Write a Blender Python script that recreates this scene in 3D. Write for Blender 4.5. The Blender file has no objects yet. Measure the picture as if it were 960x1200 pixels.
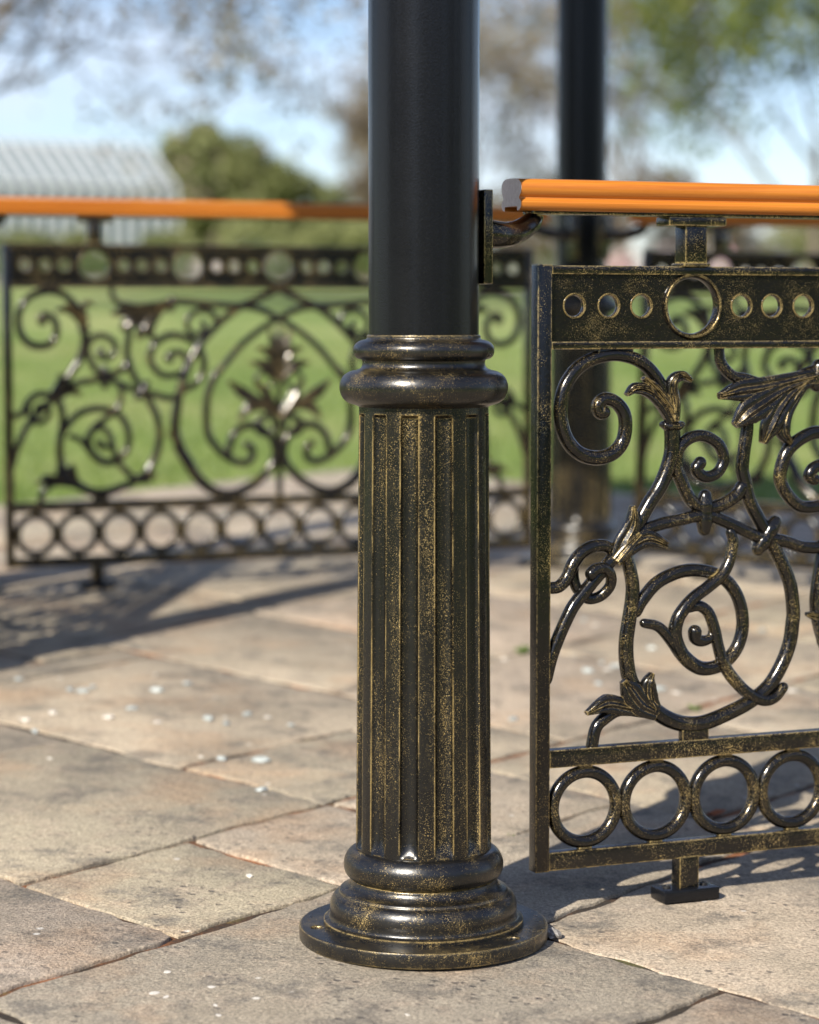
import bpy, bmesh, math, random
import numpy as np
from mathutils import Vector, Matrix
R = math.radians
SC = bpy.context.scene
COL = SC.collection

# ------------------------------------------------------------------ site layout (metres)
TH = 0.392                                   # direction of the near and far railings
K = 0.036                                    # the floor rises gently away from the entrance
A0 = Vector((0.0235, 3.376))
SIDE = 1.897                                 # hexagon side
GAP = 0.1587
LP = 1.564                                   # railing panel length
DV = lambda a: Vector((math.cos(a), math.sin(a)))
NV = DV(TH + math.pi / 2)
def floor_z(x, y):
    return K * (Vector((x, y)) - A0).dot(NV)
def terrain_z(x, y):
    n = (Vector((x, y)) - A0).dot(NV)
    return K * n if n < 40 else K * 40 + 0.012 * (n - 40)

# ------------------------------------------------------------------ materials
def new_mat(name):
    m = bpy.data.materials.new(name); m.use_nodes = True
    nt = m.node_tree
    return m, nt, nt.nodes['Principled BSDF']
def node(nt, t, **kw):
    n = nt.nodes.new(t)
    for k, v in kw.items():
        if k in n.inputs: n.inputs[k].default_value = v
        else: setattr(n, k, v)
    return n
def link(nt, a, b): nt.links.new(a, b)
def noise(nt, vec, scale, detail=3, rough=0.55):
    n = node(nt, 'ShaderNodeTexNoise', Scale=scale, Detail=detail, Roughness=rough)
    if vec is not None: link(nt, vec, n.inputs['Vector'])
    return n.outputs['Fac']
def ramp(nt, fac, *stops, interp='LINEAR'):
    n = nt.nodes.new('ShaderNodeValToRGB'); n.color_ramp.interpolation = interp
    e = n.color_ramp.elements
    while len(e) < len(stops): e.new(0.5)
    for el, (p, c) in zip(e, stops):
        el.position = p; el.color = (c, c, c, 1) if not isinstance(c, tuple) else (*c, 1)
    link(nt, fac, n.inputs['Fac']); return n.outputs['Color']
def math_(nt, op, a, b=None, clamp=False):
    n = node(nt, 'ShaderNodeMath', operation=op, use_clamp=clamp)
    for i, v in enumerate((a, b)):
        if v is None: continue
        if isinstance(v, (int, float)): n.inputs[i].default_value = v
        else: link(nt, v, n.inputs[i])
    return n.outputs[0]
def mixc(nt, fac, a, b, blend='MIX'):
    n = node(nt, 'ShaderNodeMix', data_type='RGBA', blend_type=blend)
    for k, v in ((0, fac), (6, a), (7, b)):
        if isinstance(v, (int, float)): n.inputs[k].default_value = v
        elif isinstance(v, tuple): n.inputs[k].default_value = (*v, 1)
        else: link(nt, v, n.inputs[k])
    return n.outputs[2]
def bump(nt, h, bsdf, strength=0.3, dist=0.002):
    n = node(nt, 'ShaderNodeBump', Strength=strength, Distance=dist)
    link(nt, h, n.inputs['Height']); link(nt, n.outputs[0], bsdf.inputs['Normal'])
def objco(nt): return nt.nodes.new('ShaderNodeTexCoord').outputs['Object']

def iron_mat(name, speck=0.610, edge=1.0, radius=0.0022, brk_lo=0.42, streak=1.0, rough=0.10, spec=0.5, brk_scale=120):
    m, nt, b = new_mat(name)
    co = objco(nt)
    mp = node(nt, 'ShaderNodeMapping'); mp.inputs['Scale'].default_value = (1, 1, streak); link(nt, co, mp.inputs[0])
    bev = node(nt, 'ShaderNodeBevel', samples=6, Radius=radius * 2.2)
    geo = nt.nodes.new('ShaderNodeNewGeometry')
    dot = node(nt, 'ShaderNodeVectorMath', operation='DOT_PRODUCT')
    link(nt, bev.outputs[0], dot.inputs[0]); link(nt, geo.outputs['Normal'], dot.inputs[1])
    dev = math_(nt, 'SUBTRACT', 1.0, dot.outputs['Value'])
    near = math_(nt, 'MULTIPLY', math_(nt, 'SUBTRACT', dev, 0.002), 9.0, True)
    sp = noise(nt, co, 820, 2.0, 0.75)
    pt = noise(nt, mp.outputs[0], 17, 5, 0.68)
    # threshold falls where the rubbed-on gold is thicker
    thr = math_(nt, 'SUBTRACT', speck + 0.27, math_(nt, 'ADD', math_(nt, 'MULTIPLY', pt, 0.48), math_(nt, 'MULTIPLY', near, 0.10)))
    fl = math_(nt, 'MULTIPLY', math_(nt, 'SUBTRACT', sp, thr), 15.0, True)
    ed = math_(nt, 'MULTIPLY', math_(nt, 'SUBTRACT', dev, 0.045), 9.0, True)
    brk = ramp(nt, noise(nt, mp.outputs[0], brk_scale, 4, 0.7), (brk_lo, 0.0), (brk_lo + 0.16, 1.0))
    ed = math_(nt, 'MULTIPLY', math_(nt, 'MULTIPLY', ed, brk), edge)
    g = math_(nt, 'MAXIMUM', fl, ed)
    gcol = mixc(nt, noise(nt, co, 130, 2), (0.42, 0.28, 0.09), (0.92, 0.70, 0.31))
    link(nt, mixc(nt, g, (0.0036, 0.0034, 0.0032), gcol), b.inputs['Base Color'])
    link(nt, math_(nt, 'MULTIPLY', g, 0.7), b.inputs['Metallic'])
    b.inputs['Specular IOR Level'].default_value = spec
    rg = math_(nt, 'ADD', math_(nt, 'MULTIPLY', g, 0.20), math_(nt, 'ADD', math_(nt, 'MULTIPLY', noise(nt, co, 60, 3), 0.14), rough))
    link(nt, rg, b.inputs['Roughness'])
    hh = math_(nt, 'ADD', math_(nt, 'MULTIPLY', noise(nt, co, 260, 3), 0.5), math_(nt, 'MULTIPLY', noise(nt, co, 60, 2), 1.0))
    bump(nt, hh, b, 0.22, 0.0016)
    return m
IRON = iron_mat('gold_rubbed_iron')
IRON_LEAF = iron_mat('gold_edged_iron_leaf', speck=0.635, edge=0.75, radius=0.0012, brk_lo=0.44, rough=0.17)
IRON_BASE = iron_mat('gold_rubbed_iron_base', speck=0.606, edge=0.85, radius=0.0024, rough=0.22, spec=0.65)
IRON_SHAFT = iron_mat('gold_rubbed_iron_shaft', speck=0.615, edge=0.95, radius=0.0019, brk_lo=0.43, streak=0.16, rough=0.20, brk_scale=60)

m, nt, b = new_mat('black_satin_paint'); co = objco(nt)
link(nt, ramp(nt, noise(nt, co, 500, 2), (0.3, (0.004, 0.0043, 0.0055)), (0.75, (0.008, 0.0085, 0.0105))), b.inputs['Base Color'])
link(nt, ramp(nt, noise(nt, co, 9, 4), (0.3, 0.16), (0.7, 0.24)), b.inputs['Roughness'])
b.inputs['Specular IOR Level'].default_value = 0.30
bump(nt, noise(nt, co, 420, 2), b, 0.22, 0.001)
BLACK = m
m, nt, b = new_mat('dark_bolt_or_hole_shade'); b.inputs['Base Color'].default_value = (0.012, 0.011, 0.010, 1); b.inputs['Roughness'].default_value = 0.5
BOLT_OR_SHADE = m

m, nt, b = new_mat('orange_stained_timber'); co = objco(nt)
mp = node(nt, 'ShaderNodeMapping'); mp.inputs['Scale'].default_value = (1.0, 48, 48); link(nt, co, mp.inputs[0])
gr = noise(nt, mp.outputs[0], 2.4, 8, 0.68)
link(nt, ramp(nt, gr, (0.32, (0.37, 0.105, 0.012)), (0.50, (0.50, 0.168, 0.020)), (0.68, (0.58, 0.22, 0.036))), b.inputs['Base Color'])
b.inputs['Roughness'].default_value = 0.38
bump(nt, gr, b, 0.12, 0.001)
TIMBER = m
m, nt, b = new_mat('pale_end_grain'); co = objco(nt)
link(nt, ramp(nt, noise(nt, co, 160, 4), (0.3, (0.66, 0.56, 0.52)), (0.7, (0.80, 0.71, 0.67))), b.inputs['Base Color'])
b.inputs['Roughness'].default_value = 0.8
ENDGRAIN = m

# stone flags
m, nt, b = new_mat('sandstone_flags'); co = objco(nt)
att = node(nt, 'ShaderNodeAttribute', attribute_name='tone'); tone = att.outputs['Fac']
base = ramp(nt, tone, (0.0, (0.275, 0.237, 0.185)), (0.3, (0.375, 0.322, 0.228)), (0.55, (0.40, 0.333, 0.248)), (0.68, (0.385, 0.31, 0.243)), (0.8, (0.39, 0.332, 0.255)), (1.0, (0.43, 0.353, 0.255)))
big = noise(nt, co, 2.6, 5, 0.62)
base = mixc(nt, ramp(nt, big, (0.38, 0.80), (0.58, 0.0)), base, (0.25, 0.212, 0.158))
mid = noise(nt, co, 14, 6, 0.7)
base = mixc(nt, ramp(nt, mid, (0.50, 0.0), (0.68, 0.55)), base, (0.40, 0.315, 0.235))
mt = node(nt, 'ShaderNodeMapping'); mt.inputs['Location'].default_value = (7.3, 2.1, 0); link(nt, co, mt.inputs[0])
base = mixc(nt, ramp(nt, noise(nt, mt.outputs[0], 9, 7, 0.75), (0.51, 0.0), (0.62, 0.80)), base, (0.135, 0.12, 0.10))
warm = noise(nt, mt.outputs[0], 4.0, 4, 0.6)
base = mixc(nt, ramp(nt, warm, (0.52, 0.0), (0.70, 0.5)), base, (0.40, 0.26, 0.155))
grain = noise(nt, co, 240, 4, 0.7)
base = mixc(nt, 0.75, base, ramp(nt, grain, (0.34, 0.16), (0.66, 0.86)), 'OVERLAY')
fine = noise(nt, mt.outputs[0], 85, 9, 0.78)
base = mixc(nt, math_(nt, 'MULTIPLY', ramp(nt, fine, (0.55, 0.0), (0.63, 0.75)), ramp(nt, mid, (0.40, 0.15), (0.60, 1.0))), base, (0.115, 0.10, 0.08))
base = mixc(nt, ramp(nt, fine, (0.36, 0.55), (0.43, 0.0)), base, (0.50, 0.43, 0.33))
# small dark pits and pale lichen dots
vor = node(nt, 'ShaderNodeTexVoronoi', Scale=48.0); link(nt, co, vor.inputs['Vector'])
sel = ramp(nt, noise(nt, co, 7.0, 4), (0.50, 0.0), (0.60, 1.0))
pit = math_(nt, 'MULTIPLY', ramp(nt, vor.outputs['Distance'], (0.14, 1.0), (0.30, 0.0)), sel)
base = mixc(nt, math_(nt, 'MULTIPLY', pit, 0.75), base, (0.085, 0.075, 0.065))
vo2 = node(nt, 'ShaderNodeTexVoronoi', Scale=19.0); link(nt, mt.outputs[0], vo2.inputs['Vector'])
sep = node(nt, 'ShaderNodeSeparateColor'); link(nt, vo2.outputs['Color'], sep.inputs[0])
lich = math_(nt, 'MULTIPLY', ramp(nt, vo2.outputs['Distance'], (0.06, 1.0), (0.12, 0.0)), ramp(nt, sep.outputs[0], (0.80, 0.0), (0.84, 1.0)))
base = mixc(nt, lich, base, (0.62, 0.58, 0.52))
link(nt, base, b.inputs['Base Color'])
b.inputs['Roughness'].default_value = 0.82
hh = math_(nt, 'ADD', math_(nt, 'MULTIPLY', noise(nt, co, 34, 6, 0.7), 1.2), math_(nt, 'MULTIPLY', grain, 0.45))
hh = math_(nt, 'SUBTRACT', hh, math_(nt, 'MULTIPLY', pit, 0.5))
bump(nt, hh, b, 0.75, 0.007)
STONE = m
m, nt, b = new_mat('joint_fill'); co = objco(nt)
c1 = ramp(nt, noise(nt, co, 5.0, 5, 0.65), (0.42, (0.022, 0.015, 0.009)), (0.51, (0.070, 0.032, 0.013)), (0.60, (0.23, 0.088, 0.032)))
c1 = mixc(nt, ramp(nt, noise(nt, co, 11, 4), (0.62, 0.0), (0.70, 0.7)), c1, (0.09, 0.085, 0.022))
link(nt, mixc(nt, 0.5, c1, ramp(nt, noise(nt, co, 170, 3), (0.3, 0.1), (0.7, 0.9)), 'OVERLAY'), b.inputs['Base Color'])
b.inputs['Roughness'].default_value = 0.95
bump(nt, noise(nt, co, 90, 4), b, 0.8, 0.006)
JOINT = m

def ramp_attr_mat(name, stops, rough=0.6, trans=0.0, spec=0.4):
    m, nt, b = new_mat(name)
    a = node(nt, 'ShaderNodeAttribute', attribute_name='tone')
    c = ramp(nt, a.outputs['Fac'], *stops)
    link(nt, c, b.inputs['Base Color']); b.inputs['Roughness'].default_value = rough
    b.inputs['Specular IOR Level'].default_value = spec
    if trans:
        t = node(nt, 'ShaderNodeBsdfTranslucent'); link(nt, c, t.inputs['Color'])
        mx = node(nt, 'ShaderNodeMixShader'); mx.inputs[0].default_value = trans
        link(nt, b.outputs[0], mx.inputs[1]); link(nt, t.outputs[0], mx.inputs[2])
        link(nt, mx.outputs[0], nt.nodes['Material Output'].inputs['Surface'])
    return m
LEAF_YG = ramp_attr_mat('spring_leaf', [(0, (0.055, 0.085, 0.018)), (0.5, (0.13, 0.17, 0.035)), (1, (0.22, 0.22, 0.06))], trans=0.35)
LEAF_DK = ramp_attr_mat('bush_leaf', [(0, (0.10, 0.115, 0.038)), (0.6, (0.20, 0.22, 0.08)), (1, (0.28, 0.29, 0.12))], trans=0.25)
LEAF_BR = ramp_attr_mat('budding_twig_leaf', [(0, (0.13, 0.10, 0.07)), (0.5, (0.21, 0.165, 0.12)), (0.8, (0.22, 0.195, 0.095)), (1, (0.32, 0.265, 0.20))], trans=0.25)
BLADE = ramp_attr_mat('grass_blade', [(0, (0.11, 0.17, 0.036)), (0.6, (0.165, 0.235, 0.055)), (1, (0.24, 0.28, 0.085))], rough=0.5, trans=0.35, spec=0.2)
FLOWER = ramp_attr_mat('flower_mix', [(0, (0.06, 0.10, 0.03)), (0.45, (0.09, 0.14, 0.04)), (0.55, (0.55, 0.45, 0.48)), (0.75, (0.62, 0.58, 0.52)), (0.9, (0.50, 0.22, 0.34)), (1, (0.75, 0.60, 0.12))], trans=0.2)
CHIP_W = ramp_attr_mat('white_chip', [(0, (0.50, 0.46, 0.41)), (1, (0.66, 0.62, 0.56))], rough=0.6)
CHIP_T = ramp_attr_mat('bluish_chip', [(0, (0.23, 0.26, 0.26)), (1, (0.42, 0.455, 0.45))], rough=0.45)
WEED = ramp_attr_mat('weed_green', [(0, (0.10, 0.19, 0.03)), (1, (0.18, 0.28, 0.06))], trans=0.3)
DRYLEAF = ramp_attr_mat('dry_leaf', [(0, (0.28, 0.075, 0.03)), (1, (0.40, 0.14, 0.05))], trans=0.2)
STONE_DK = ramp_attr_mat('grey_pebble', [(0, (0.12, 0.11, 0.10)), (1, (0.35, 0.33, 0.31))], rough=0.7)
def noise_mat(name, scale, stops, rough=0.85, bs=0.0, detail=5):
    m, nt, b = new_mat(name); co = objco(nt); n = noise(nt, co, scale, detail, 0.62)
    link(nt, ramp(nt, n, *stops), b.inputs['Base Color']); b.inputs['Roughness'].default_value = rough
    if bs: bump(nt, n, b, bs, 0.02)
    return m
BARK = noise_mat('bark', 9, [(0.3, (0.07, 0.055, 0.042)), (0.7, (0.17, 0.135, 0.105))], bs=0.5)
SOIL = noise_mat('bed_soil', 12, [(0.3, (0.06, 0.045, 0.03)), (0.7, (0.13, 0.10, 0.07))], bs=0.6)
GRAVEL = noise_mat('pale_gravel', 30, [(0.3, (0.20, 0.185, 0.15)), (0.7, (0.30, 0.275, 0.23))])
ROOFM = noise_mat('roof_sheet', 6, [(0.3, (0.05, 0.055, 0.05)), (0.7, (0.09, 0.095, 0.09))], rough=0.5)
m, nt, b = new_mat('lawn_grass'); co = objco(nt)
g1 = ramp(nt, noise(nt, co, 0.5, 5, 0.6), (0.36, (0.145, 0.205, 0.055)), (0.50, (0.20, 0.255, 0.078)), (0.64, (0.275, 0.295, 0.115)))
link(nt, mixc(nt, 0.5, g1, ramp(nt, noise(nt, co, 60, 4, 0.7), (0.25, 0.2), (0.75, 0.8)), 'OVERLAY'), b.inputs['Base Color'])
b.inputs['Roughness'].default_value = 0.85; b.inputs['Specular IOR Level'].default_value = 0.15
bump(nt, noise(nt, co, 45, 4), b, 0.7, 0.03)
LAWN = m
m, nt, b = new_mat('greenhouse_glass')
b.inputs['Base Color'].default_value = (0.15, 0.19, 0.20, 1); b.inputs['Roughness'].default_value = 0.18
b.inputs['Alpha'].default_value = 0.85
GLASS = m
m, nt, b = new_mat('white_paint'); b.inputs['Base Color'].default_value = (0.55, 0.57, 0.58, 1); b.inputs['Roughness'].default_value = 0.45
WHITE = m

# ------------------------------------------------------------------ mesh helpers
class MB:
    def __init__(s): s.v = []; s.f = []; s.t = []; s.mi = []
    def add(s, vs, fs, tone=0.5, mi=0):
        o = len(s.v); s.v += [tuple(p) for p in vs]
        for k, f in enumerate(fs):
            s.f.append(tuple(i + o for i in f)); s.t.append(tone[k] if isinstance(tone, list) else tone); s.mi.append(mi)
        return s
    def box(s, x0, x1, y0, y1, z0, z1, c=0.0015):
        bm = bmesh.new(); bmesh.ops.create_cube(bm, size=1)
        for v in bm.verts:
            v.co = ((x0 + x1) / 2 + v.co.x * (x1 - x0), (y0 + y1) / 2 + v.co.y * (y1 - y0), (z0 + z1) / 2 + v.co.z * (z1 - z0))
        if c: bmesh.ops.bevel(bm, geom=bm.edges[:], offset=c, segments=2, affect='EDGES', profile=0.6)
        bm.verts.index_update()
        s.add([v.co.copy() for v in bm.verts], [[v.index for v in f.verts] for f in bm.faces]); bm.free(); return s
    def mesh(s, name, mats, smooth=True, angle=40):
        me = bpy.data.meshes.new(name); me.from_pydata(s.v, [], s.f)
        for mt in (mats if isinstance(mats, (list, tuple)) else [mats]): me.materials.append(mt)
        me.polygons.foreach_set('material_index', s.mi)
        a = me.attributes.new('tone', 'FLOAT', 'FACE'); a.data.foreach_set('value', s.t)
        if smooth:
            me.polygons.foreach_set('use_smooth', [True] * len(s.f)); me.set_sharp_from_angle(angle=R(angle))
        me.update(); return me
    def build(s, name, mats, parent=None, smooth=True, angle=40):
        return link_obj(name, s.mesh(name, mats, smooth, angle), parent)
def link_obj(name, me, parent=None):
    o = bpy.data.objects.new(name, me); COL.objects.link(o)
    if parent: o.parent = parent
    return o
def tag(o, label=None, cat=None, group=None, kind=None):
    for k, v in (('label', label), ('category', cat), ('group', group), ('kind', kind)):
        if v: o[k] = v
    return o
def thing(name, label, cat, loc=(0, 0, 0), rot=(0, 0, 0), group=None):
    o = link_obj(name, None); o.location = loc; o.rotation_euler = rot
    o.empty_display_size = 0.1
    return tag(o, label, cat, group)
def copy_tree(o, parent=None):
    c = o.copy(); COL.objects.link(c); c.parent = parent
    for ch in o.children: copy_tree(ch, c)
    return c
def catmull(P, n=6):
    P = [np.array(p, float) for p in P]; Q = [2 * P[0] - P[1]] + P + [2 * P[-1] - P[-2]]; out = []
    for i in range(1, len(Q) - 2):
        a, b, c, d = Q[i - 1:i + 3]
        for k in range(n):
            t = k / n
            out.append(0.5 * (2 * b + (c - a) * t + (2 * a - 5 * b + 4 * c - d) * t * t + (3 * b - a - 3 * c + d) * t ** 3))
    out.append(P[-1]); return out
def lathe(prof, seg=96, mb=None, close_top=False):
    mb = mb or MB(); vs = []; fs = []; n = len(prof)
    for r, z in prof:
        for k in range(seg):
            a = 2 * math.pi * k / seg; vs.append((r * math.cos(a), r * math.sin(a), z))
    for i in range(n - 1):
        for k in range(seg):
            k2 = (k + 1) % seg; fs.append((i * seg + k, i * seg + k2, (i + 1) * seg + k2, (i + 1) * seg + k))
    if close_top: fs.append(tuple((n - 1) * seg + k for k in range(seg)))
    return mb.add(vs, fs)
def smooth_prof(P, n=4): return [tuple(p) for p in catmull(P, n)]
def tube3(path, radii, seg=8, mb=None, tone=0.5, caps=True):
    """free 3-D tube"""
    mb = mb or MB(); P = [Vector(p) for p in path]; n = len(P); vs = []; fs = []; up = None
    for i in range(n):
        t = (P[min(i + 1, n - 1)] - P[max(i - 1, 0)]).normalized()
        if up is None: up = t.orthogonal().normalized()
        up = (up - t * up.dot(t)).normalized(); sd = t.cross(up)
        for k in range(seg):
            a = 2 * math.pi * k / seg; vs.append(P[i] + (up * math.cos(a) + sd * math.sin(a)) * radii[i])
    for i in range(n - 1):
        for k in range(seg):
            k2 = (k + 1) % seg; fs.append((i * seg + k, i * seg + k2, (i + 1) * seg + k2, (i + 1) * seg + k))
    if caps: fs += [tuple(range(seg))[::-1], tuple((n - 1) * seg + k for k in range(seg))]
    return mb.add(vs, fs, tone)
def strand(P, r, w=0.0, seg=14, mb=None, sub=6, flat=1.0, mirror=False, round_ends=True):
    """cast-iron bar lying in the panel plane: P in (along, up); r and w may be lists along the path"""
    mb = mb or MB(); C = catmull(P, sub); n = len(C)
    rr = np.interp(np.linspace(0, 1, n), np.linspace(0, 1, len(r)), r) if isinstance(r, (list, tuple)) else np.full(n, r)
    ww = np.interp(np.linspace(0, 1, n), np.linspace(0, 1, len(w)), w) if isinstance(w, (list, tuple)) else np.full(n, w)
    rings = []
    T = [C[min(i + 1, n - 1)] - C[max(i - 1, 0)] for i in range(n)]; T = [t / (np.linalg.norm(t) + 1e-9) for t in T]
    seq = [(C[i], T[i], rr[i], ww[i]) for i in range(n)]
    if round_ends:
        for s_, e in ((-1, 0), (1, -1)):
            extra = [(seq[e][0] + s_ * seq[e][1] * seq[e][2] * q, seq[e][1], seq[e][2] * math.sqrt(max(1 - q * q, 0.0004)), seq[e][3]) for q in (0.45, 0.75, 0.93, 0.999)]
            seq = (extra[::-1] + seq) if s_ < 0 else (seq + extra)
    vs = []; fs = []
    for c, t, q, wo in seq:
        nx, nz = -t[1], t[0]
        for k in range(seg):
            a = 2 * math.pi * k / seg
            vs.append((c[0] + nx * q * math.cos(a), wo + q * flat * math.sin(a), c[1] + nz * q * math.cos(a)))
    m_ = len(seq)
    for i in range(m_ - 1):
        for k in range(seg):
            k2 = (k + 1) % seg; fs.append((i * seg + k, (i + 1) * seg + k, (i + 1) * seg + k2, i * seg + k2))
    fs += [tuple(range(seg)), tuple((m_ - 1) * seg + k for k in range(seg))[::-1]]
    if mirror: vs, fs = mirrored(vs, fs)
    return mb.add(vs, fs)
def mirrored(vs, fs): return [(LP - x, y, z) for x, y, z in vs], [tuple(f)[::-1] for f in fs]
def lobe(P, width, thick=0.009, lift=(0.0, 0.006), ribs=3, mb=None, mirror=False, sub=5):
    """acanthus lobe: arched, ribbed and tapering strip with real thickness; width = half-widths along the path"""
    mb = mb or MB(); C = catmull(P, sub); n = len(C); NA = 13
    hw = np.interp(np.linspace(0, 1, n), np.linspace(0, 1, len(width)), width)
    lf = np.interp(np.linspace(0, 1, n), np.linspace(0, 1, len(lift)), lift)
    vs = []; fs = []
    for i in range(n):
        t = C[min(i + 1, n - 1)] - C[max(i - 1, 0)]; t = t / (np.linalg.norm(t) + 1e-9); nx, nz = -t[1], t[0]
        th = thick * min(1.0, 0.35 + hw[i] / max(width))
        for s_ in (-1, 1):
            for j in range(NA):
                a = -1 + 2 * j / (NA - 1)
                y = th * (0.30 + 0.70 * math.sqrt(max(1 - a * a, 0))) + 0.0018 * math.cos(a * math.pi * ribs) * (1 - a * a)
                edge = 0.0026 * max(0, abs(a) - 0.7) / 0.3
                vs.append((C[i][0] + nx * hw[i] * a, -lf[i] + s_ * (y + edge * (1 if s_ < 0 else 0)), C[i][1] + nz * hw[i] * a))
    W = 2 * NA
    for i in range(n - 1):
        for j in range(NA - 1):
            a, b_ = i * W + j, (i + 1) * W + j
            fs.append((a, a + 1, b_ + 1, b_)); fs.append((a + NA, b_ + NA, b_ + NA + 1, a + NA + 1))
        for j in (0, NA - 1):
            a, b_ = i * W + j, (i + 1) * W + j
            q = (a, b_, b_ + NA, a + NA); fs.append(q if j == 0 else q[::-1])
    for i, rev in ((0, False), (n - 1, True)):
        q = tuple(i * W + j for j in range(NA)) + tuple(i * W + NA + j for j in reversed(range(NA))); fs.append(q[::-1] if not rev else q)
    if mirror: vs, fs = mirrored(vs, fs)
    return mb.add(vs, fs)
def torus_ring(u, v, rc, ra, rb, seg=56, sec=14, mb=None, w=0.0):
    mb = mb or MB(); vs = []; fs = []
    for i in range(seg):
        a = 2 * math.pi * i / seg
        for k in range(sec):
            q = 2 * math.pi * k / sec; r = rc + ra * math.cos(q)
            vs.append((u + r * math.cos(a), w + rb * math.sin(q), v + r * math.sin(a)))
    for i in range(seg):
        for k in range(sec):
            i2, k2 = (i + 1) % seg, (k + 1) % sec
            fs.append((i * sec + k, i * sec + k2, i2 * sec + k2, i2 * sec + k))
    return mb.add(vs, fs)
def plate_with_holes(outer, holes, half, bev, matrix, mats, name):
    cu = bpy.data.curves.new('tmp', 'CURVE'); cu.dimensions = '2D'; cu.fill_mode = 'BOTH'; cu.extrude = half; cu.bevel_depth = bev; cu.bevel_resolution = 1
    def poly(pts):
        s = cu.splines.new('POLY'); s.points.add(len(pts) - 1); s.use_cyclic_u = True
        for q, p in zip(s.points, pts): q.co = (p[0], p[1], 0, 1)
    poly(outer)
    for hx, hy, hr in holes: poly([(hx + hr * math.cos(2 * math.pi * k / 36), hy + hr * math.sin(2 * math.pi * k / 36)) for k in range(36)])
    o = bpy.data.objects.new('tmp', cu); COL.objects.link(o)
    dg = bpy.context.evaluated_depsgraph_get(); me = bpy.data.meshes.new_from_object(o.evaluated_get(dg))
    bpy.data.objects.remove(o); me.transform(matrix); me.name = name; me.materials.clear(); me.materials.append(mats)
    me.polygons.foreach_set('use_smooth', [True] * len(me.polygons)); me.set_sharp_from_angle(angle=R(35)); me.update()
    return me

# ------------------------------------------------------------------ iron columns
def make_column(name, label):
    t = thing(name, label, 'column', group='cast iron columns of the bandstand')
    hol = [(0.150 * math.cos(R(a)), 0.150 * math.sin(R(a)), 0.0110) for a in (-168, -37, 72)]
    outer = [(0.1695 * math.cos(2 * math.pi * k / 120), 0.1695 * math.sin(2 * math.pi * k / 120)) for k in range(120)]
    me = plate_with_holes(outer, hol, 0.0080, 0.0028, Matrix.Translation((0, 0, 0.0108)), IRON_BASE, 'base_plate'); pl = link_obj('base_plate', me, t)
    for hx, hy, _ in hol:
        q = lathe([(0.0076, 0.0), (0.0074, 0.009), (0.0040, 0.0105), (0.0003, 0.0106)], 20).build('bolt_or_hole_shade', BOLT_OR_SHADE, pl); q.location = (hx, hy, 0.002)  # dark disc set in each hole, its colour stands in for the shade inside
    lathe(smooth_prof([(0.1385, 0.014), (0.1385, 0.027), (0.1375, 0.0285), (0.1315, 0.0300), (0.1295, 0.034), (0.1292, 0.039), (0.1296, 0.046), (0.1280, 0.055), (0.1238, 0.0622), (0.1190, 0.0655),
            (0.1172, 0.0668), (0.1160, 0.0700), (0.1105, 0.0725), (0.1050, 0.0765), (0.1020, 0.0815), (0.1012, 0.0850), (0.0985, 0.0866)], 3) +
          smooth_prof([(0.1000, 0.0875), (0.1060, 0.0905), (0.1095, 0.0970), (0.1106, 0.1050), (0.1092, 0.1135), (0.1048, 0.1215), (0.0985, 0.1265), (0.0900, 0.1285)], 3)).build('base_moulding', IRON_BASE, t)
    # fluted shaft: 12 shallow flutes, ends scooped
    mb = MB(); vs = []; fs = []
    prof = []                                        # (angle in degrees, depth factor)
    for k in range(12):
        c = -90 - 12.7 + 30 * k
        for da, dp in ((-8.0, 0), (-7.4, 0.36), (-6.2, 0.66), (-3.6, 0.93), (0, 1.03), (3.6, 0.93), (6.2, 0.66), (7.4, 0.36), (8.0, 0)): prof.append((c + da, dp))
        for da in (10.5, 15.0, 19.5): prof.append((c + da, -0.02))
    ZS = [0.120, 0.130, 0.1325, 0.1355, 0.139, 0.144, 0.152] + list(np.linspace(0.17, 0.715, 12)) + [0.7235, 0.7255, 0.728, 0.7400, 0.750]
    n = len(prof)
    for z in ZS:
        f = 1 if 0.152 <= z <= 0.7235 else (0 if (z <= 0.131 or z >= 0.727) else ((z - 0.131) / 0.021) ** 0.5 if z < 0.2 else 0.5)
        rad = 0.0938 - (z - 0.12) / 0.63 * 0.0054
        for a, dp in prof:
            r = rad - 0.0088 * max(dp, 0) * f
            vs.append((r * math.cos(R(a)), r * math.sin(R(a)), z))
    for i in range(len(ZS) - 1):
        for k in range(n):
            k2 = (k + 1) % n; fs.append((i * n + k, i * n + k2, (i + 1) * n + k2, (i + 1) * n + k))
    mb.add(vs, fs).build('fluted_shaft', IRON_SHAFT, t, angle=28)
    lathe(smooth_prof([(0.0860, 0.7350), (0.0925, 0.7385), (0.1030, 0.7420), (0.1110, 0.7490), (0.1147, 0.7590), (0.1143, 0.7690), (0.1095, 0.7785), (0.1010, 0.7842), (0.0925, 0.7862)], 3) +
          smooth_prof([(0.0865, 0.7885), (0.0842, 0.7920), (0.0835, 0.7970), (0.0848, 0.8005), (0.0900, 0.8018), (0.0945, 0.8060), (0.0963, 0.8120), (0.0952, 0.8185), (0.0905, 0.8240), (0.0845, 0.8268), (0.0790, 0.8280), (0.0776, 0.8300), (0.0772, 0.8335), (0.0740, 0.8345)], 3)).build('collar', IRON_BASE, t)
    lathe([(0.0752, 0.815), (0.0752, 1.4), (0.0752, 2.0), (0.0752, 2.72)], 96).build('pole', BLACK, t)
    return t
CTR = A0 + DV(TH + math.pi / 3) * SIDE
def corner(k):                                        # k = 0 is the near column, counter-clockwise
    return CTR + DV(TH + math.pi / 3 + math.pi + k * math.pi / 3) * (SIDE + 0.058)
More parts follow.
